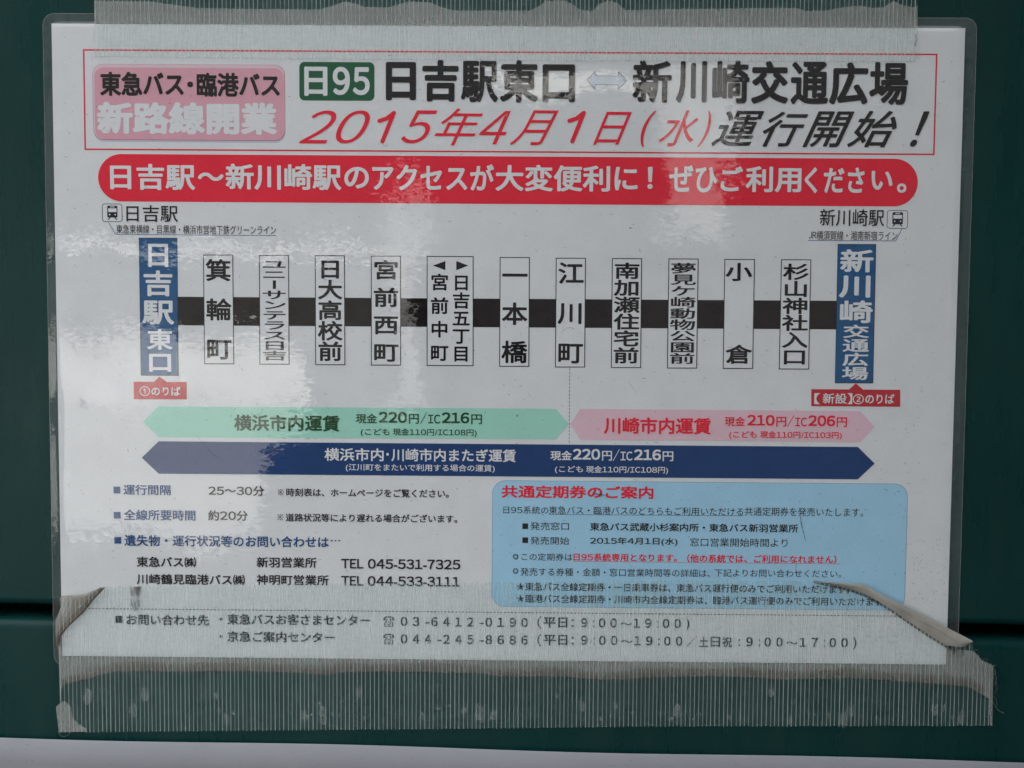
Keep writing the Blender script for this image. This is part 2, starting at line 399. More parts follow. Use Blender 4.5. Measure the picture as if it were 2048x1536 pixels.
# heading
Ink().row('日', 772, 832, 772, 124, 201, .035).row('吉', 845, 917, 772, 119.5, 203, .035).row('駅', 922, 996, 772, 121, 204, .029) \
    .row('東', 1000, 1076, 772, 119, 204, .031).row('口', 1085, 1149.5, 772, 127, 203, .035) \
    .row('新', 1265, 1343, 1348, 121, 206, .029).row('川', 1352, 1413, 1348, 122, 206, .035).row('崎', 1424, 1498, 1348, 121, 207, .029) \
    .row('交', 1502, 1576, 1348, 121, 207, .035).row('通', 1581, 1656, 1348, 122, 208, .029).row('広', 1658, 1735, 1348, 123, 208, .035) \
    .row('場', 1738, 1815, 1348, 122, 208, .028).done('black', post, 'heading')
ar = [(1173.5, 160.5), (1190, 143), (1190, 152), (1236, 152.5), (1236, 144), (1254, 161.5), (1236, 178.5), (1236, 170), (1190, 169.5), (1190, 178.5)]
b = link('double_arrow', slab(px(ar)[::-1], A+.02, .01), M['arrow'], post)
link('outline', line(ar+[ar[0]], .16, B_+.02), M['train'], b)
I = Ink()
for c, x0, x1, y0, y1 in (('運', 1423, 1527, 222, 293), ('行', 1525, 1615, 224, 294), ('開', 1605, 1707, 223, 295), ('始', 1694, 1792, 222, 295), ('!', 1820, 1857, 223, 294)):
    I.row(c, x0, x1, (x0+x1)/2, y0, y1, .012, .42, res=8)
I.done('black', post, 'date_line')
# red banner
b = link('banner', slab(box_px(197, 307.8, 1835, 402.5, 7.75, 16), B_), M['red'], post)
I = Ink()
for s_, x0, x1, y0, y1 in (('日吉駅', 221, 391, 328, 380), ('〜', 396, 448, 345, 362), ('新川崎駅', 452, 683, 328, 380), ('の', 689, 738, 334, 377), ('アクセスが', 745, 988, 328, 381),
                           ('大変便利', 991, 1220, 330, 383), ('に', 1229, 1275, 334, 381), ('！', 1295, 1305, 334, 378), ('ぜひ', 1338, 1434, 331, 385),
                           ('ご', 1441, 1485, 333, 383), ('利用', 1491, 1602, 333, 385), ('くださ', 1609, 1728, 335, 387), ('い', 1742, 1784, 342, 380), ('。', 1793, 1812, 367, 386)):
    I.row(s_, x0, x1, (x0+x1)/2, y0, y1, .024, res=5)
I.done('white', b)

# station headers
def train_icon(x0, y0, x1, y1):
    u0, v1 = mm(x0, y0); u1, v0 = mm(x1, y1); w, h = u1-u0, v1-v0
    b = link('train_icon', ring(rrect(u0, v0, u1, v1, .95), .17, B_), M['black'], post)
    U = lambda a, c: (u0+a*w, v0+c*h)
    def q(n, pts, hh, m_): plate(n, pts, hh, m_, b, .005)
    X0, Y0 = U(.26, .24); X1, Y1 = U(.76, .89)
    q('train_body', rrect(X0, Y0, X1, Y1, .35), B_, 'train')
    X0, Y0 = U(.31, .54); X1, Y1 = U(.72, .745); q('train_window', rrect(X0, Y0, X1, Y1, .06), C_, 'white')
    X0, Y0 = U(.40, .80); X1, Y1 = U(.63, .845); q('train_sign', rrect(X0, Y0, X1, Y1, .05), C_, 'white')
    for cx in (.375, .655):
        X, Y = U(cx, .40); q('train_lamp', [(X+.24*math.cos(a*.5236), Y+.24*math.sin(a*.5236)) for a in range(12)], C_, 'white')
    q('rail', [U(.36, .25), U(.26, .12), U(.31, .11), U(.43, .25)], B_-.01, 'train')
    q('rail', [U(.59, .25), U(.71, .11), U(.76, .12), U(.66, .25)], B_-.01, 'train')
train_icon(204.5, 407.2, 245.5, 443.8); train_icon(1773.5, 420.5, 1814.5, 457.5)
Ink().row('日吉駅', 253.5, 356.5, 254, 410, 443.5, .007).done('black', post, 'station_heading')
Ink().row('新川崎駅', 1639, 1767.5, 1640, 418, 452, .007).done('black', post, 'station_heading')
Ink().row('東急東横線・目黒線・横浜市営地下鉄グリーンライン', 233.5, 552.5, 234, 449, 467).done('black', post, 'line_names')
Ink().row('JR', 1617, 1632, 1617, 463.5, 477).row('横須賀線・湘南新宿ライン', 1632.5, 1794, 1632, 461.5, 480).done('black', post, 'line_names')
link('callout_line', line([(217.5, 444.5), (232.4, 468.6), (552, 471)], .21, A), M['lineblue'], post)
link('callout_line', line([(1803, 458), (1791, 482), (1615.5, 481)], .21, A), M['lineblue'], post)
# route line and boxes
link('route_line', slab(px([(354, 593.2), (1673, 601.6), (1673, 658.7), (354, 650.2)]), A+.01, .02), M['route'], post)
def station(x0, x1, y0, y1, xb0=None, xb1=None, fill='white', pad=.29):
    xb0 = x0 if xb0 is None else xb0; xb1 = x1 if xb1 is None else xb1
    q = px([(x0, y0), (x1, y0+(x1-x0)*.0035), (xb1, y1+(x1-x0)*.0035), (xb0, y1)])
    o = link('station_box', slab(q, B_, .02), M['black'], post)
    c = [sum(p[0] for p in q)/4, sum(p[1] for p in q)/4]
    p2 = [(x-math.copysign(pad, x-c[0]), y-math.copysign(pad, y-c[1])) for x, y in q]
    link('box_face', slab(p2, C_, .02), M[fill], o); return o
b = station(278.2, 355.3, 475.3, 750.8, 282.3, 358, 'blue', .20); b['label'] = 'blue terminus box'
Ink().col('日', 291.5, 342.5, 485, 537).col('吉', 289, 345, 542, 594, .025).col('駅', 288.5, 346, 600, 651, .025).col('東', 297, 344, 659, 701, .025).col('口', 296.5, 345.5, 704, 746, .03).done('white', b)
b = station(1674.7, 1751.6, 488, 766.2, 1669.2, 1745.8, 'blue', .20); b['label'] = 'blue terminus box'
Ink().col('新', 1682, 1744, 500, 547, .025).col('川', 1681, 1742, 550, 597, .03).col('崎', 1680, 1742, 602, 648, .025).col('交通広場', 1686, 1735, 650, 759, .02).done('white', b)
SB = [('箕輪町', 406.7, 466.8, 509, 728, 409, 469, 414.5, 461.5, 519, 718, 42), ('ユニーサンテラス日吉', 518.5, 578.3, 510, 728.8, 519.5, 579.5, 526, 572.8, 519, 720, None),
      ('日大高校前', 630, 690, 510.3, 729.8, 631, 691, 638, 683.5, 519, 721, None), ('宮前西町', 742, 802, 511.3, 730.6, 742.3, 802.3, 748.7, 796, 521, 722.5, 37),
      ('一本橋', 999.5, 1059.7, 514, 733, 998.5, 1058.5, 1005.5, 1053, 529, 725, 43), ('江川町', 1111.6, 1171.7, 515.5, 734.5, 1110, 1170, 1117.5, 1165, 525, 726, 42),
      ('南加瀬住宅前', 1223.7, 1283.9, 516.3, 735.7, 1221.7, 1281.9, 1229, 1277, 526, 726, None), ('夢見ケ崎動物公園前', 1336.8, 1396.9, 517, 736.6, 1333.7, 1393.8, 1341.5, 1389.3, 526, 727, None),
      ('小倉', 1448.5, 1509.4, 518, 737.4, 1445.2, 1505.7, 1453, 1501.5, 526, 728, 37), ('杉山神社入口', 1561.7, 1622, 518.7, 738.6, 1557.2, 1617.6, 1566, 1614, 528, 729, None)]
for s_, x0, x1, y0, y1, xb0, xb1, tx0, tx1, ty0, ty1, ch in SB:
    b = station(x0, x1, y0, y1, xb0, xb1)
    if s_ == '小倉':
        Ink().col('小', tx0, tx1, 526, 564, .022).done('black', b); Ink().col('倉', tx0, tx1, 690, 729, .022).done('black', b)
    else: Ink().col(s_, tx0, tx1, ty0, ty1, .022 if len(s_) < 9 else .016, ch).done('black', b)
b = station(853.6, 947.2, 512, 731.5)
Ink().col('宮前中町', 862.5, 896, 548, 721, .022, 32).col('日吉五丁目', 906, 939, 549.5, 722.5, .022, 31).done('black', b)
plate('triangle', px([(865.8, 531), (891, 540.3), (891, 522)]), D_, 'black', b, .01); plate('triangle', px([(912.7, 522), (912.7, 540.3), (937, 531)]), D_, 'black', b, .01)
# boarding place labels
b = plate('boarding_label', px([(268.3, 763), (308.6, 763.2), (319.8, 753), (334, 763.4), (373.8, 763.6), (374.2, 798.2), (268.6, 797.8)])[::-1], B_, 'label', post)
Ink().row('①', 280, 301, 280, 772, 791.5, .008, res=5).row('のりば', 303.5, 361.8, 303, 772.5, 790.6, .022).done('white', b)
b = plate('boarding_label', px([(1622, 778), (1697.6, 778.7), (1711, 766.5), (1725.6, 778.9), (1799.8, 779.3), (1799.7, 813.3), (1622, 812)])[::-1], B_, 'label', post)
Ink().row('【', 1628, 1640, 1633, 786, 808).row('新設', 1645, 1693, 1645, 786, 807, .018).row('】', 1694, 1704, 1694, 786, 808) \
    .row('②', 1705, 1727, 1705, 788, 808, .008, res=5).row('のりば', 1730, 1788, 1730, 787.5, 807, .022).done('white', b)
# fare arrows
b = plate('fare_arrow', px([(286.4, 843), (318, 812), (1111.6, 817.2), (1137.5, 847.5), (1111.4, 878.2), (318, 873.7)])[::-1], B_, 'mint', post); b['label'] = 'mint green fare arrow'
def fare(I, x, yr, y0, y1, yn, ym):
    for s_, (x0, x1), o_ in zip(('現金', None, '円', '/', 'IC', None, '円'), x, (.012, .026, .012, .0, .004, .026, .012)): pass
def fare_row(I, yen, ic, xs, yr, y0, y1):
    # xs: kin, yen, en, slash, IC, ic, en   (x0, x1)
    hh = y1-y0; t = [('現金', xs[0], y0+hh*.18, y1, .020), (yen, xs[1], y0, y1-hh*.06, .038), ('円', xs[2], y0+hh*.16, y1, .020), ('／', xs[3], y0, y1+hh*.02, .012),
         ('IC', xs[4], y0+hh*.20, y1-hh*.03, .020), (ic, xs[5], y0, y1-hh*.06, .038), ('円', xs[6], y0+hh*.16, y1, .020)]
    for s_, (x0, x1), a, c, o_ in t: I.row(s_, x0, x1, yr, a, c, o_, res=4)
    return I
Ink().row('横浜市内運賃', 469, 679.5, 469, 828.5, 861, .026).done('dkgreen', b)
fare_row(Ink(), '220', '216', [(712, 754.5), (758, 814.6), (818, 838), (841, 854), (856.5, 881), (883.7, 939), (942.5, 964.3)], 712, 822.5, 846.2).done('dkgreen', b)
Ink().row('(こども', 722, 779.5, 722, 856.3, 872, .018).row('現金110円/IC108円)', 786, 953.7, 786, 856, 872.5, .018).done('dkgreen', b)
b = plate('fare_arrow', px([(1140.5, 848), (1160.5, 817.6), (1720.5, 821.8), (1748, 853), (1720.5, 884), (1160.5, 879)])[::-1], B_, 'palepink', post); b['label'] = 'pale pink fare arrow'
Ink().row('川崎市内運賃', 1208, 1421.5, 1208, 833.5, 867, .026).done('red', b)
fare_row(Ink(), '210', '206', [(1448.8, 1490), (1494, 1549), (1552, 1572), (1574, 1588), (1590, 1613.5), (1616, 1670), (1672.7, 1693.5)], 1448, 828.5, 852).done('red', b)
Ink().row('(こども', 1458, 1513, 1458, 861.5, 877.5, .018).row('現金110円/IC103円)', 1520, 1683, 1520, 861.5, 878, .018).done('red', b)
b = plate('fare_arrow', px([(284.4, 914.7), (318, 882), (1715.4, 893.6), (1748.8, 926.6), (1715.2, 958.2), (318, 946.6)])[::-1], B_, 'navy', post); b['label'] = 'navy blue fare arrow'
Ink().row('横浜市内', 649.5, 768, 649, 895, 921, .022).row('・', 773, 778, 773, 905, 911, .02).row('川崎市内またぎ運賃', 783, 1032, 783, 896, 922, .022).done('white', b)
Ink().row('(江川町をまたいで利用する場合の運賃)', 692, 989.7, 692, 926.5, 942.5, .012).done('white', b)
fare_row(Ink(), '220', '216', [(1100.7, 1144), (1145.8, 1200.5), (1204, 1224), (1226, 1239), (1241, 1265), (1268, 1322), (1325, 1346.5)], 1100, 896.5, 920).done('white', b)
Ink().row('(こども', 1110, 1166, 1110, 931, 946, .014).row('現金110円/IC108円)', 1172, 1336, 1172, 931, 947, .014).done('white', b)
def telephone(I, x0, y0, x1, y1):
    U = lambda a, c: (x0+(x1-x0)*a, y0+(y1-y0)*c)
    stroke_px(I, [U(.06, .30), U(.10, .16), U(.30, .06), U(.70, .06), U(.90, .16), U(.94, .30)], .38)
    stroke_px(I, [U(.05, .34), U(.22, .34)], .34); stroke_px(I, [U(.78, .34), U(.95, .34)], .34)
    stroke_px(I, [U(.36, .22), U(.34, .42), U(.14, .66), U(.14, .96), U(.86, .96), U(.86, .66), U(.66, .42), U(.64, .22)], .24)
    stroke_px(I, [U(.5+.15*math.cos(a*.785), .68+.15*math.sin(a*.785)) for a in range(9)], .20)
def dashes(p, q, n, w, duty=.6, h=B_):
    vs, fs = [], []
    a, b2 = Vector(mm(*p)), Vector(mm(*q)); d = (b2-a)/n; nn = Vector((-d.y, d.x)).normalized()*w/2
    for i in range(n):
        s0, s1 = a+d*i, a+d*(i+duty); k = len(vs); vs += [W(*(s0-nn), h), W(*(s1-nn), h), W(*(s1+nn), h), W(*(s0+nn), h)]; fs.append((k, k+1, k+2, k+3))
    return mesh(vs, fs)
I = Ink()
for c, x0, x1, y0, y1 in (('2', 598, 673, 221, 287), ('0', 672, 740, 221, 287), ('5', 802, 875, 221, 287), ('年', 869, 966, 217, 291),
                          ('4', 958, 1021, 222, 289), ('月', 1020, 1117, 221, 291), ('日', 1186, 1263, 224, 290),
                          ('(', 1281, 1312, 222, 294), ('水', 1317, 1396, 221, 293), (')', 1394, 1421, 222, 294)):
    I.row(c, x0, x1, (x0+x1)/2, y0, y1, .0, .42 if c not in '月1' else .5, res=8)
for a_ in (0, 379.5): stroke_px(I, [(765+a_, 283), (788+a_, 226), (774+a_, 237), (759+a_, 242)], 1.35)
I.done('red', post, 'date_line')
link('dashed_line', dashes((1139.6, 736), (1138.4, 888), 21, .17), M['black'], post)
link('dashed_line', dashes((177.7, 1216.2), (1800.8, 1231.6), 232, .27, .66), M['black'], post)
# information lines
def bullet(I, x0, y0, x1, y1):
    q = box_px(x0, y0, x1, y1); k = len(I.v); I.v += [W(a, c, I.h) for a, c in q]; I.f.append((k, k+1, k+2, k+3))
I = Ink(); bullet(I, 228, 972.5, 241.5, 985.8); bullet(I, 228.5, 1023, 242, 1036); bullet(I, 229.7, 1073, 243.4, 1086)
I.row('運行間隔', 247.8, 342.8, 248, 968.3, 989, .022).row('全線所要時間', 248.5, 392, 248, 1018, 1039.5, .022) \
    .row('遺失物・運行状況等のお問い合わせは', 249.5, 658, 250, 1068.5, 1091, .022).row('…', 662, 681, 662, 1079, 1082, .03).done('textblue', post, 'information_heading')
I = Ink().row('25〜30分', 417.6, 529, 418, 970.5, 990.5, .020).row('約20分', 417, 496.5, 417, 1019.5, 1040.5, .020)
I.row('時刻表は、ホームページをご覧ください。', 573, 898, 556, 975.3, 992, .018).row('道路状況等により遅れる場合がございます。', 572, 915, 555, 1025.5, 1042, .018)
for x_, y_ in ((562, 983.5), (561, 1033.5)):
    stroke_px(I, [(x_-5, y_-5.5), (x_+5, y_+5.5)], .17); stroke_px(I, [(x_+5, y_-5.5), (x_-5, y_+5.5)], .17)
    for d_ in ((0, -5), (0, 5), (-5, 0), (5, 0)): stroke_px(I, [(x_+d_[0], y_+d_[1]), (x_+d_[0]+.6, y_+d_[1])], .30)
I.done('black', post, 'information_text')
I = Ink().row('東急バス㈱', 274.4, 393, 275, 1112, 1133, .022).row('新羽営業所', 514, 634, 514, 1113, 1134, .022).row('TEL 045-531-7325', 683, 921, 683, 1116.3, 1136.3, .026, res=4)
I.row('川崎鶴見臨港バス㈱', 274.4, 490.5, 275, 1146.5, 1167.5, .022).row('神明町営業所', 514, 658, 514, 1148, 1169, .022).row('TEL 044-533-3111', 683, 920, 683, 1150.5, 1170.5, .026, res=4).done('black', post, 'telephone_numbers')
# pale blue panel
b = link('season_ticket_panel', slab(box_px(984.3, 960, 1812.5, 1212.5, 4.5, 12), A+.01, .02), M['panelrim'], post)
link('panel_face', slab(box_px(985.3, 961, 1811.6, 1211.5, 4.4, 12), B_, .02), M['panel'], b)
Ink().row('共通定期券のご案内', 1003, 1307, 1003, 969.3, 995, .030).done('red', b)
I = Ink().row('日95系統の', 1007, 1097, 1007, 1011.5, 1026.5).row('東急バス・臨港バスのどちらもご利用いただける', 1098, 1486, 1098, 1011.5, 1027.5).row('共通定期券を発売いたします。', 1489, 1725.8, 1489, 1013.5, 1030.8)
bullet(I, 1045, 1046, 1056.3, 1057); bullet(I, 1045, 1074, 1056.3, 1085)
I.row('発売窓口', 1060.7, 1138, 1061, 1043.4, 1059.2).row('発売開始', 1060.7, 1138.5, 1061, 1072.4, 1088.2).row('窓口営業開始時間より', 1379.8, 1574.8, 1380, 1075, 1092)
I.row('◎', 1026, 1037, 1026, 1107, 1118, res=2).row('この定期券は', 1043, 1145, 1043, 1105.5, 1120).row('◎', 1026, 1037, 1026, 1135.5, 1146.5, res=2).row('発売する券種・金額・窓口営業時間等の詳細は、', 1041, 1420, 1041, 1134.4, 1150.4).row('下記よりお問い合わせください。', 1429, 1682, 1429, 1137, 1152.5)
I.done('black', b)
link('underline', line([(1098, 1028.3), (1486.5, 1031)], .12, C_), M['black'], b)
Ink().row('東急バス武蔵小杉案内所・東急バス新羽営業所', 1180, 1596, 1180, 1044.3, 1061, .020).row('2015年4月1日(水)', 1180, 1355, 1180, 1073.3, 1089.8, .018).done('black', b)
Ink().row('日95系統専用となります。', 1147, 1354, 1147, 1105.5, 1121, .022).row('（他の系統では、ご利用になれません）', 1374, 1672.5, 1374, 1107.5, 1124, .022).done('red', b)
link('underline', line([(1147, 1121.8), (1681, 1127.2)], .13, C_), M['red'], b)
Ink().row('★東急バス全線定期券・一日乗車券は、東急バス運行便のみでご利用いただけます。', 1033, 1698, 1033, 1163.5, 1180.5, .018) \
    .row('★臨港バス全線定期券・川崎市内全線定期券は、臨港バス運行便のみでご利用いただけます。', 1033, 1772, 1033, 1187.5, 1204.5, .018).done('black', b)
# foot lines
I = Ink(); bullet(I, 232, 1230.5, 246.5, 1244.5)
I.row('お問い合わせ先', 254, 418.8, 254, 1227, 1249, .024).row('・東急バスお客さまセンター', 440, 741, 440, 1226, 1248, .024).row('・京急ご案内センター', 440, 670, 440, 1261, 1282.5, .024)
for y, num, hours, xe in ((1230.5, '０３-６４１２-０１９０', '９:００〜１９:００）', 1380), (1265.5, '０４４-２４５-８６８６', '９:００〜１９:００／土日祝：９:００〜１７:００）', 1714)):
    telephone(I, 767, y+1, 789, y+22)
    x = 802; pitch_ = 24.6
    wide = [c for c in num]
    pos = []
    for c in wide:
        if c == '-': pos.append((c, x+1, x+10)); x += 13.4
        else: pos.append((c, x, x+13.4)); x += 24.4
    k = (1056-802)/(pos[-1][2]-802)
    for c, a, e in pos:
        a, e = 802+(a-802)*k, 802+(e-802)*k
        if c == '-': I.row('-', a, e, 802, y+12.5, y+15, .0)
        else: I.row(c, a, e, 802, y+2, y+20.5, .022, res=4)
    I.row('（', 1075, 1083, 1075, y+1, y+26, .0).row('平日：', 1087, 1148, 1087, y+3, y+24, .020)
    xs = 1162
    str_ = hours
    adv = {':': 13.5}
    tot = sum(adv.get(c, 25) for c in str_)-16
    k = (xe-xs)/tot; x = xs
    for c in str_:
        a = adv.get(c, 25)*k
        if '０' <= c <= '９': I.row(c, x, x+13, 1100, y+4, y+22.5, .022, res=4)
        elif c == ':': I.row(':', x+1, x+4.2, 1100, y+8, y+22, .01)
        elif c == '：': I.row(':', x+8, x+11.2, 1100, y+8, y+22, .01)
        elif c == '〜': I.row(c, x-3, x+20, 1100, y+12, y+17.5, .01)
        elif c == '）': I.row(')', x, x+7, 1100, y+2, y+27, .0)
        elif c == '／': I.row('／', x-3, x+19, 1100, y+3, y+25, .0)
        else: I.row(c, x-1, x+18, 1100, y+4, y+24.5, .018)
        x += a
I.done('black', post, 'enquiry_lines')

# laminating film: domed sheet over the paper, thinning out over the sealed border
def film():
    L_, Rr, Bt, Tp = -151.4, 152.3, -108.4, 108.3
    NX, NY = 170, 120; rim = 3.4
    def hgt(X, Y):
        d = min(X-L_, Rr-X, Y-Bt, Tp-Y)
        e = max(0., min(1., (d-1.0)/13.0)); e = 1-(1-e)**1.5
        w = .10*math.sin(X*.055+1.2+.8*math.sin(Y*.031))*math.sin(Y*.047+.4)+.05*math.sin(X*.16+Y*.09)
        return .36+e*(.36+.45*w)+.03*w
    vs, fs, mi = [], [], []
    def snap(a, tgts):
        return a
    xs = sorted([L_+.0+i*(Rr-L_)/NX for i in range(NX+1)]+[-148.5, 148.5]); ys = sorted([Bt+i*(Tp-Bt)/NY for i in range(NY+1)]+[-105, 105])
    rc = 3.8
    for Y in ys:
        for X in xs:
            x, y = X, Y                      # pull the corners in to a rounded outline
            cx = L_+rc if X < L_+rc else (Rr-rc if X > Rr-rc else None); cy = Bt+rc if Y < Bt+rc else (Tp-rc if Y > Tp-rc else None)
            if cx is not None and cy is not None:
                dx, dy = X-cx, Y-cy; mxx = max(abs(dx), abs(dy)); l = math.hypot(dx, dy)
                if l > 1e-9: x, y = cx+dx*mxx/l, cy+dy*mxx/l
            vs.append(W(x, y, max(hgt(X, Y), .68 if abs(X) < 148.4 and abs(Y) < 104.9 else .3)))
    nx = len(xs)
    for j in range(len(ys)-1):
        for i in range(nx-1):
            fs.append((j*nx+i, j*nx+i+1, (j+1)*nx+i+1, (j+1)*nx+i))
            mi.append(0 if -148.5 <= (xs[i]+xs[i+1])/2 <= 148.5 and -105 <= (ys[j]+ys[j+1])/2 <= 105 else 1)
    me = bpy.data.meshes.new('m'); me.from_pydata(vs, [], fs)
    me.materials.append(M['film']); me.materials.append(M['filmedge'])
    for p, k in zip(me.polygons, mi): p.material_index = k; p.use_smooth = True
    me.update(); o = bpy.data.objects.new('laminating_film', me); COL.objects.link(o); o.parent = post; return o
film()
link('film_rim_glint', ring(rrect(-151.4, -108.4, 152.3, 108.3, 3.8, 8), .14, .50), M['thread_and_glint'], post)  # painted highlight: pale line stands for light catching the film's edge
# scuffs, hair scratches and dust on the film
def scuffs():
    vs, fs = [], []
    def stroke(x, y, ln, ang, w, bend):
        pts = []
        for i in range(4):
            t = i/3; a = ang+bend*(t-.5); pts.append((x, y)); x += ln/3*math.cos(a); y += ln/3*math.sin(a)
        k = len(vs)
        for i, (a, c) in enumerate(pts):
            ww = w*(.25, .5, .45, .15)[i]; nx_, ny_ = -math.sin(ang), math.cos(ang)
            vs.append(W(a-nx_*ww, c-ny_*ww, 1.05)); vs.append(W(a+nx_*ww, c+ny_*ww, 1.05))
        for i in range(3): fs.append((k+2*i, k+2*i+2, k+2*i+3, k+2*i+1))
    for i in range(1300):
        x, y = random.uniform(-146, 146), random.uniform(-100, 103)
        ln = random.choice((.3, .45, .6, .8, 1.2))*random.uniform(.6, 1.3)
        stroke(x, y, ln, random.gauss(-.5, .5), random.uniform(.07, .16), random.gauss(0, .7))
    for i in range(70):                     # clusters near the lower right corner
        x, y = random.gauss(141, 4), random.uniform(-94, -62); stroke(min(x, 147), y, random.uniform(.3, 1.0), random.gauss(-1.2, .5), .12, .2)
    for i in range(60):
        t = random.random(); x, y = mm(1690+200*t+random.gauss(0, 14), 1222+100*t*.9+random.gauss(8, 14)); stroke(x, y, random.uniform(.6, 1.5), random.gauss(-.7, .3), .10, .2)
    for p, ln, ang, w in (((1600, 1030), 6, -1.35, .35), ((1606, 1060), 4, -1.3, .2), ((1593, 1120), 5, -1.6, .15), ((1257, 455), 1.2, -.2, .3), ((1188, 986), 4, -.1, .55), ((1033, 833), 1, 1.2, .4), ((1255, 760), 6, -.9, .08), ((395, 870), 12, -.8, .10), ((480, 820), 9, -.9, .07)):
        stroke(*mm(*p), ln, ang, w, .2)
    for cx, cy, r, a0, a1 in ((512, 815, 14, 30, 150), (512, 858, 14, 210, 330), (1139, 672, 17, 215, 325)):
        for i in range(5):
            a = R(a0+(a1-a0)*i/5); X, Y = mm(cx, cy); 
            X2, Y2 = X+r/6*math.cos(a)*(1 if cy != 815 else 1), Y-r/6*math.sin(a)*(1 if a0 < 180 else 1)
            stroke(X2, Y2, 1.0, -(a-math.pi/2) if a0 < 180 else -(a-math.pi/2)+math.pi*0, .14, 0)
    o = link('scuff_marks', mesh(vs, fs), M['scuff'], post); o['kind'] = 'stuff'
scuffs()
def specks():
    r = random.Random(11); vs, fs = [], []
    for i in range(150):
        X = r.choice((r.uniform(-176, -153), r.uniform(154, 178), r.uniform(-170, 170))); Y = r.uniform(-125, 118) if abs(X) > 152 else r.uniform(-134, -130)
        if -97 < Y < -86: continue
        a = r.uniform(.05, .17); k = len(vs)
        vs += [W(X+a*math.cos(q*1.047)*r.uniform(.6, 1.4), Y+a*math.sin(q*1.047)*r.uniform(.6, 1.6), .03) for q in range(6)]; fs.append(tuple(range(k, k+6)))
    o = link('paint_specks', mesh(vs, fs), M['scuff'], wall); o['kind'] = 'stuff'
specks()

# ------------------------------------------------------------------ tapes
def inside_spans(poly, x):
    ys = []
    n = len(poly)
    for i in range(n):
        (x0, y0), (x1, y1) = poly[i], poly[(i+1) % n]
        if (x0 <= x < x1) or (x1 <= x < x0): ys.append(y0+(x-x0)/(x1-x0)*(y1-y0))
    ys.sort(); return list(zip(ys[::2], ys[1::2]))
def strands(poly, x0, x1, step, w, h, hole=None, lean=0.0):
    """the tape's reinforcing yarns: each a low ridge of real relief"""
    vs, fs = [], []; x = x0; i = 0
    while x < x1:
        ww = w*random.uniform(.75, 1.25); xc = x+random.uniform(-.05, .05)*step
        for a, c in inside_spans(poly, xc):
            if c-a < .8: continue
            n = max(2, int((c-a)/5)); k = len(vs)
            for j in range(n+1):
                y = a+(c-a)*j/n; dx = .012*math.sin(y*.35+i)+lean*(y-a)
                if j == 0: y += random.uniform(-.25, .05)
                for s_, hh in ((-.5, 0), (-.2, .07), (.2, .07), (.5, 0)): vs.append(W(xc+dx+s_*ww, y, h+hh))
            for j in range(n):
                for q in range(3): fs.append((k+4*j+q, k+4*j+q+1, k+4*j+q+5, k+4*j+q+4))
        x += step*random.uniform(.9, 1.1); i += 1
    return mesh(vs, fs)
def wavy(a, b, n, amp, seed):
    r = random.Random(seed); out = []; ph = [r.uniform(0, 6) for _ in range(4)]
    for i in range(n+1):
        t = i/n; x = a[0]+(b[0]-a[0])*t; y = a[1]+(b[1]-a[1])*t
        s = math.sin(t*9+ph[0])+.7*math.sin(t*21+ph[1])+.4*math.sin(t*47+ph[2])+.25*math.sin(t*90+ph[3])
        out.append((x, y+amp*s))
    return out
def jag(pts, amp, seed, step=5):
    r = random.Random(seed); out = []
    for i in range(len(pts)-1):
        (x0, y0), (x1, y1) = pts[i], pts[i+1]; n = max(1, int(math.hypot(x1-x0, y1-y0)/step))
        for j in range(n):
            t = j/n; out.append((x0+(x1-x0)*t+(r.uniform(-amp, amp) if j else 0), y0+(y1-y0)*t+(r.uniform(-amp, amp)*.3 if j else 0)))
    out.append(pts[-1]); return out
HT = 1.30
# upper tape
tp = empty('cloth_tape', 'clear ribbed cloth tape across the top edge of the laminated notice', 'tape'); tp['group'] = 'strips of ribbed tape holding the notice'
up = jag([(189, -190), (190.5, 60), (190, 114.5)], .7, 1)+jag([(190, 114.5), (700, 120), (1200, 123.5), (1825, 125.5)], .25, 9, 60)+jag([(1829, 124), (1834, 119), (1833.5, 40), (1832, -185)], 1.0, 2)
UP = px(up)
link('cloth', slab(UP, HT, .05), M['tape'], tp)
o = link('yarns', strands(UP, mm(193, 50)[0], mm(1831, 50)[0], 1.45, .25, HT+.02, lean=0), M['strand_and_glint'], tp); o['kind'] = 'stuff'
edge = [(190, -190)]+[(190, 2), (300, 4), (345, 10), (400, 17), (520, 19), (640, 20), (668, 12), (690, 4), (712, 8), (730, 15), (775, 16), (800, 9), (818, 4), (860, 6), (880, 14), (905, 22), (1060, 22), (1078, 14), (1090, 3), (1130, 2), (1148, 12), (1160, 21), (1186, 22), (1196, 10), (1215, 2), (1235, 8), (1250, 21), (1370, 19), (1480, 18), (1590, 17), (1610, 23), (1650, 22), (1690, 15), (1720, 12), (1740, 17), (1765, 16), (1785, 3), (1800, 10), (1822, 16), (1833, 13)]
g = [(190, 46)]+[(x, y) for x, y in edge[1:]]+[(1833, 56)]
low = [(1833, 57), (1000, 53), (190, 47)]
o = link('trapped_air', slab(px(edge[1:]+low), HT-.10, .02), M['airgap'], tp)
link('smudge', line([(1829, 70), (1831, 80), (1828, 94)], .5, HT+.12), M['creasesoft'], tp)
link('edge_dirt', line([(190, 113.7), (700, 119.4), (1200, 123), (1826, 124.9)], .10, HT+.02), M['creasesoft'], tp)
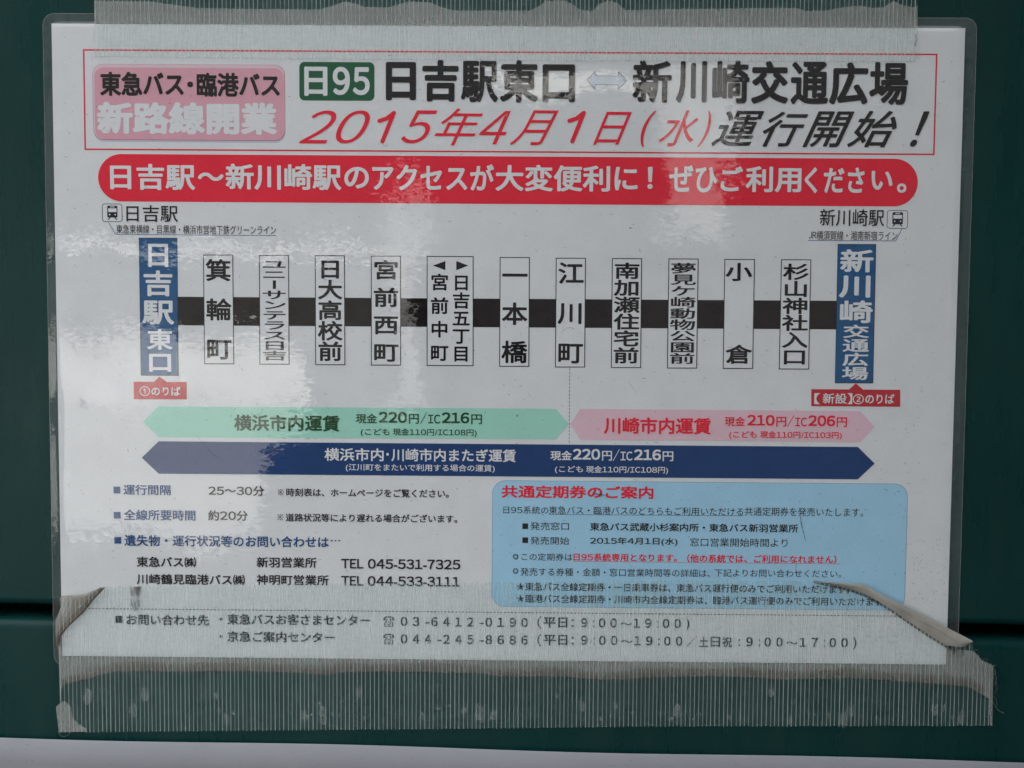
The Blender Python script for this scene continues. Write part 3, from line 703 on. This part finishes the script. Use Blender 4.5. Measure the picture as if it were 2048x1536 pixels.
# lower tape
tp = empty('cloth_tape', 'ribbed cloth tape along the bottom edge of the notice, right corner folded over', 'tape'); tp['group'] = 'strips of ribbed tape holding the notice'
left = [(119.5, 1462), (117, 1440), (113.5, 1412), (122, 1407), (120.5, 1370), (120, 1330), (118.5, 1290), (125, 1262)]
top = [(205, 1171.5), (213, 1170.7), (400, 1168), (600, 1165.5), (923, 1163.7), (1348, 1158.2), (1626, 1159.5)]
foldup = [(1680, 1163.5), (1722, 1165.8), (1734, 1169.5), (1745, 1179), (1806, 1208.5), (1895, 1254.5), (1941.5, 1278.5)]
right = [(1944.8, 1281), (1944.5, 1302), (1952, 1304), (1961, 1315), (1961, 1320), (1972, 1322), (1987, 1329.5), (1984.5, 1360), (1985, 1380), (1981.5, 1390), (1981, 1449)]
bottom = [(1981, 1449), (1300, 1450.3), (860, 1455.5), (600, 1457.5), (119.5, 1462)]
body = jag(left, 2.0, 3, 3.2)+[(133, 1255)]+[(160, 1228), (190, 1196)]+top+foldup+jag(right, .9, 5)+jag(bottom, .3, 8, 14)[1:-1]
BP = px(body)
link('cloth', slab(BP, HT, .05), M['tape'], tp)
pouch = [(118.5, 1290), (116, 1262), (115, 1240), (119, 1231), (126, 1215), (124, 1188.5), (138, 1186.5), (160, 1186.5), (178, 1183), (196, 1175), (207, 1171.3), (214, 1170.7), (190, 1197), (160, 1230), (133, 1257), (122, 1278)]
def flap_mesh(lower, upper, h0, h1, n=4):
    """a lifted strip of tape: rises from the crease and rolls over"""
    vs, fs = [], []; k = len(lower)
    for j in range(n+1):
        t = j/n; hh = h0+(h1-h0)*math.sin(t*math.pi*.62)
        for a, c in zip(lower, upper):
            X, Y = mm(a[0]+(c[0]-a[0])*t, a[1]+(c[1]-a[1])*t); vs.append(W(X, Y, hh))
    for j in range(n):
        for i in range(k-1): fs.append((j*k+i, j*k+i+1, (j+1)*k+i+1, (j+1)*k+i))
    me = mesh(vs, fs, True); return me
def resample(pts, n):
    L_ = [0]
    for i in range(len(pts)-1): L_.append(L_[-1]+math.hypot(pts[i+1][0]-pts[i][0], pts[i+1][1]-pts[i][1]))
    out = []
    for j in range(n):
        d = L_[-1]*j/(n-1); i = max(k for k in range(len(L_)-1) if L_[k] <= d+1e-9); t = (d-L_[i])/(L_[i+1]-L_[i]) if L_[i+1] > L_[i] else 0
        out.append((pts[i][0]+(pts[i+1][0]-pts[i][0])*t, pts[i][1]+(pts[i+1][1]-pts[i][1])*t))
    return out
cl = resample([(213, 1171.5), (190, 1197), (178, 1213), (160, 1230), (140, 1250), (125, 1271), (121, 1290)], 22)
cu = resample([(207, 1171), (193, 1176.5), (176, 1184), (160, 1187), (140, 1187), (124, 1188.5), (126, 1214), (116, 1236), (115.5, 1262), (118.5, 1290)], 22)
o = link('creased_corner', flap_mesh(cl, cu, HT+.05, HT+1.5, 10), M['glue'], tp)
# yarn ridges also run over the creased corner
lp = px(pouch)
o = link('yarns', strands(BP, mm(122, 1300)[0], mm(1984, 1400)[0], 1.42, .25, HT+.02), M['strand_and_glint'], tp); o['kind'] = 'stuff'
o = link('crease_yarns', strands(lp, mm(124, 1240)[0], mm(200, 1190)[0], 1.40, .35, HT+1.60), M['thread_and_glint'], tp); o['kind'] = 'stuff'
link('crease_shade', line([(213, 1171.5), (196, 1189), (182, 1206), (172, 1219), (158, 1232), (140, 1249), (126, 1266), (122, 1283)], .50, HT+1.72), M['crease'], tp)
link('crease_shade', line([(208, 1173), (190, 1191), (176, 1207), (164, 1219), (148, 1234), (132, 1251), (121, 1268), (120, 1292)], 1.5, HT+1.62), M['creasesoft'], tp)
for q_ in ([(140, 1196), (136, 1212), (128, 1226)], [(147, 1199), (143, 1214), (134, 1230)], [(160, 1212), (166, 1207), (171, 1208)], [(131, 1196), (130, 1208), (124, 1220)]):
    link('crease_glint', line(q_, .28, HT+1.68), M['strand_and_glint'], tp)  # pale streaks painted as highlights on the creased corner
# folded corner
fl = resample([(1626, 1161.5), (1660, 1167.5), (1700, 1176.5), (1730, 1187), (1760, 1203.5), (1785, 1219), (1812, 1238), (1860, 1270), (1891, 1288), (1926, 1293.5), (1937, 1284)], 36)
fu = resample([(1626, 1159.5), (1680, 1163), (1722, 1165.3), (1733, 1168.5), (1745, 1178.5), (1775, 1193.5), (1806, 1208.3), (1850, 1231), (1895, 1254), (1932, 1273), (1942, 1279)], 36)
link('folded_corner', flap_mesh(fl, fu, HT+.14, HT+1.3, 6), M['flap'], tp)
link('fold_edge', line([(1722, 1165.3), (1733, 1168.8), (1745, 1178.8), (1775, 1193.8), (1806, 1208.6), (1850, 1231.3), (1895, 1254.3), (1940, 1277.5)], .20, HT+1.5), M['strand_and_glint'], tp)
link('fold_edge', line([(1780, 1206), (1826, 1233), (1870, 1256), (1912, 1281)], .16, HT+1.45), M['creasesoft'], tp)
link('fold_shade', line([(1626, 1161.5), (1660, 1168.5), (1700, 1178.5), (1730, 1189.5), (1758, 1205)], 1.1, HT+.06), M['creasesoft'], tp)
cr = []
vs, fs = [], []
dl = resample([(1640, 1165), (1700, 1179), (1730, 1190), (1760, 1207), (1785, 1222), (1812, 1241), (1860, 1273), (1893, 1293), (1912, 1300)], 35)
for i in range(len(dl)-1):                 # row of dark dashes along the fold
    a, c = Vector(mm(*dl[i])), Vector(mm(*dl[i+1])); c = a+(c-a)*.72; k = len(vs)
    for p_ in (a, c): vs += [W(p_.x, p_.y-.45, HT+.15), W(p_.x, p_.y+.45, HT+.15)]
    fs.append((k, k+2, k+3, k+1))
link('fold_dashes', mesh(vs, fs), M['dark_dash'], tp)
# trapped air, grime and adhesive mottling under the lower tape
e0 = [(122, 1400), (126, 1372), (140, 1364), (165, 1358), (185, 1354), (205, 1346), (235, 1341), (290, 1339), (340, 1341), (420, 1340), (520, 1341), (600, 1343), (650, 1348), (680, 1343), (760, 1341), (860, 1342), (960, 1344), (1000, 1351), (1060, 1351), (1130, 1351), (1190, 1357), (1240, 1357), (1300, 1353), (1420, 1350), (1500, 1352), (1550, 1357), (1600, 1356), (1700, 1354), (1800, 1360), (1880, 1366), (1935, 1372), (1965, 1388), (1976, 1395), (1978, 1449), (1983, 1449), (1985, 1330), (1962, 1318), (1945, 1300), (1918, 1298), (1895, 1294), (1892, 1328.4), (1000, 1319), (126, 1311.2), (124, 1250), (118, 1262), (120, 1330)]
link('trapped_air', slab(px(e0), HT-.10, .02), M['airgap'], tp)
gtop = [(x, y-(10+3*math.sin(x*.03))) for x, y in e0[1:32]]
link('grime', slab(px(e0[1:32]+gtop[::-1]), HT-.08, .01), M['grime'], tp)
link('grime', slab(px(e0[1:32]+[(x, y-7) for x, y in gtop[::-1]]), HT-.06, .01), M['haze'], tp)
link('grime', slab(px([(1895, 1291), (1925, 1299), (1932, 1308), (1915, 1315), (1900, 1300)]), HT-.06, .01), M['smear'], tp)
link('trapped_air', slab(px([(120, 1462), (114, 1412), (122, 1404), (132, 1400), (143, 1410), (146, 1430), (158, 1445), (176, 1456), (176, 1461)]), HT-.12, .02), M['airgap'], tp)
link('smudge', slab(px([(262, 1172), (285, 1171), (281, 1190), (282, 1210), (272, 1222), (264, 1208), (263, 1190)]), HT+.10, .01), M['smear'], tp)
vs_, rr = [], random.Random(4)
bub = bmesh.new()
for i in range(110):
    X, Y = mm(rr.uniform(150, 1940), rr.choice((rr.uniform(1380, 1436), rr.uniform(1418, 1438)))); ra = rr.choice((.3, .5, .8, 1.5))*rr.uniform(.7, 1.2)
    ring_ = [bub.verts.new(W(X+ra*rr.uniform(.6, 1.1)*math.cos(a*.785), Y+ra*rr.uniform(.8, 2.0)*math.sin(a*.785), HT-.12)) for a in range(8)]
    bub.faces.new(ring_)
me = bpy.data.meshes.new('m'); bub.to_mesh(me); bub.free(); o = link('air_bubbles', me, M['bubble'], tp); o['kind'] = 'stuff'
# stray threads
def thread(pts, w=.05, h=1.6):
    c = bpy.data.curves.new('t', 'CURVE'); c.dimensions = '3D'; c.bevel_depth = w*.0005*2; c.bevel_resolution = 1; c.resolution_u = 6
    s_ = c.splines.new('BEZIER'); s_.bezier_points.add(len(pts)-1)
    for p_, q in zip(s_.bezier_points, pts): p_.co = P(*q, h); p_.handle_left_type = p_.handle_right_type = 'AUTO'
    o = bpy.data.objects.new('t', c); COL.objects.link(o); bpy.context.view_layer.update()
    me = bpy.data.meshes.new_from_object(o.evaluated_get(bpy.context.evaluated_depsgraph_get())); bpy.data.objects.remove(o); bpy.data.curves.remove(c)
    me.materials.clear(); link('loose_thread', me, M['thread_and_glint'], tp)
thread([(120, 1461), (124, 1468), (131, 1470.5), (142, 1464), (145, 1461)]); thread([(1982, 1400), (1990, 1412), (1996, 1419), (2006, 1424)])
thread([(1986, 1335), (1989, 1341), (1988, 1347)], .04); thread([(1985, 1345), (1991, 1350), (1990, 1356)], .04); thread([(1985, 1352), (1990, 1361), (1986, 1368)], .04)
thread([(1986, 1360), (1992, 1372), (1988, 1384)], .035); thread([(1983, 1388), (1989, 1396), (1992, 1409)], .03); thread([(1945, 1300), (1951, 1297), (1954, 1300)], .04); thread([(1962, 1318), (1969, 1315), (1973, 1319)], .04)
thread([(1984, 1330), (1989, 1328), (1990, 1331)], .04); thread([(119, 1275), (116, 1285), (119, 1296)], .03)

# ------------------------------------------------------------------ the white sheet hung below
def lower_sheet():
    nx, ny = 60, 24; vs, fs = [], []
    for j in range(ny+1):
        for i in range(nx+1):
            x = -230+(2280+230)*i/nx
            yt = 1471+(x)*.0245 + 1.2*math.sin(x*.006+.6)
            X, Y = mm(x, yt); Y -= j*210/ny
            vs.append(W(X, Y, 1.2+.5*math.sin(X*.04+.5)*(1-j/ny)+.9*math.exp(-j*.8)))
    for j in range(ny):
        for i in range(nx): k = j*(nx+1)+i; fs.append((k+nx+1, k+nx+2, k+1, k))
    n = len(vs)
    e = empty('paper_sheet', 'plain pale grey laminated sheet below the notice, only its top edge showing', 'sheet')
    me = mesh(vs, fs, True); o = link('paper', me, M['sheet'], e)
    md = o.modifiers.new('thickness', 'SOLIDIFY'); md.thickness = .0004; md.offset = -1
    link('laminating_film', mesh([v+Vector((0, -.0004, 0)) for v in vs], fs, True), M['film'], e)
    r = random.Random(5); v2, f2 = [], []
    for i in range(140):
        x = r.uniform(0, 2048); X, Y = mm(x, 1471+x*.0245+r.uniform(6, 75)); a_ = r.gauss(-.5, .4); l = r.uniform(.3, 1.3); w = r.uniform(.03, .08); k = len(v2)
        for p, q in ((0, 0), (l, w), (l*1.1, 0), (l, -w)): v2.append(W(X+p*math.cos(a_)-q*math.sin(a_), Y+p*math.sin(a_)+q*math.cos(a_), 3.6))
        f2.append((k, k+1, k+2, k+3))
    o = link('scuff_marks', mesh(v2, f2), M['scuff'], e); o['kind'] = 'stuff'
lower_sheet()

# ------------------------------------------------------------------ unseen ground, and shapes added to give the glossy film its reflections
def boxmesh(x0, x1, y0, y1, z0, z1):
    v = [Vector(q) for q in ((x0, y0, z0), (x1, y0, z0), (x1, y1, z0), (x0, y1, z0), (x0, y0, z1), (x1, y0, z1), (x1, y1, z1), (x0, y1, z1))]
    return mesh(v, [(0, 3, 2, 1), (4, 5, 6, 7), (0, 1, 5, 4), (1, 2, 6, 5), (2, 3, 7, 6), (3, 0, 4, 7)])
g = link('ground', mesh([Vector(v) for v in ((-200, -200, 0), (200, -200, 0), (200, 200, 0), (-200, 200, 0))], [(0, 1, 2, 3)]), M['asphalt']); tag(g, kind='structure')
g = link('reflection_pavement', mesh([Vector(v) for v in ((-4.3, -14, .02), (-2.1, -14, .02), (-1.44, -7.6, .02), (-4.3, -7.6, .02))], [(0, 1, 2, 3)]), M['pave']); tag(g, kind='structure')  # pale patch added out of view for a bright reflection at lower left
def backdrop(label, mats, x0, x1, y, dep, h):  # unseen blocks, added only for what the film reflects
    e = empty('backdrop', label, 'backdrop')
    link('wall', boxmesh(x0, x1, y-dep, y, 0, h), M[mats[0]], e); link('roof', boxmesh(x0-.1, x1+.1, y-dep-.1, y+.1, h, h+.08), M[mats[1]], e)
backdrop('low grey rendered building added opposite the notice for its reflection in the film', ('mid', 'facade'), -9, -1.34, -14.4, 1.4, 1.36)  # added block; its pale roof gives a bright reflected band
backdrop('tall dark clad building opposite the notice, seen only as a reflection', ('dark', 'dark'), -14, 14, -16.2, 5, 11)  # added dark mass behind the camera keeps most of the reflection dark
w_ = empty('reflection_wall', 'low white rendered wall across the forecourt, seen only as a reflection', 'wall')
link('base', boxmesh(-9, -2.05, -14.3, -14.1, .02, .50), M['facade'], w_); link('coping', boxmesh(-9, -2.0, -14.32, -14.06, .50, .57), M['facade'], w_)  # unseen low wall, added to extend the bright reflected patch
w_ = empty('reflection_frame', 'pale gateway with a white lintel across the forecourt, seen only as a reflection', 'added_gate')
link('post', boxmesh(1.16, 1.73, -14.5, -14.1, 0, 3.1), M['stone'], w_); link('post', boxmesh(-1.25, -1.05, -14.5, -14.1, 0, 2.1), M['stone'], w_)
link('lintel', boxmesh(-.45, 1.16, -14.45, -14.15, 2.86, 3.0), M['facade'], w_)  # posts and lintel made up to reflect as pale strips
backdrop('dark hedge-high block added out of view to cut off a reflection', ('dark', 'dark'), .6, 9, -13.2, .8, 1.46)  # added in front of the tall post to hide its lower reflection
w_ = empty('shade_post', 'dark green boxed post added unseen at the right to shade the notice and wall', 'post')
link('post_face', boxmesh(.215, .30, -.20, -.002, 0, 3.3), M['wall'], w_); link('cap', boxmesh(.21, .305, -.205, -.001, 3.3, 3.33), M['wall'], w_)  # made-up post, out of view, blocks sky light from the right
S.render.resolution_x = 1024; S.render.resolution_y = 768
for me in list(bpy.data.meshes):
    if me.users == 0: bpy.data.meshes.remove(me)
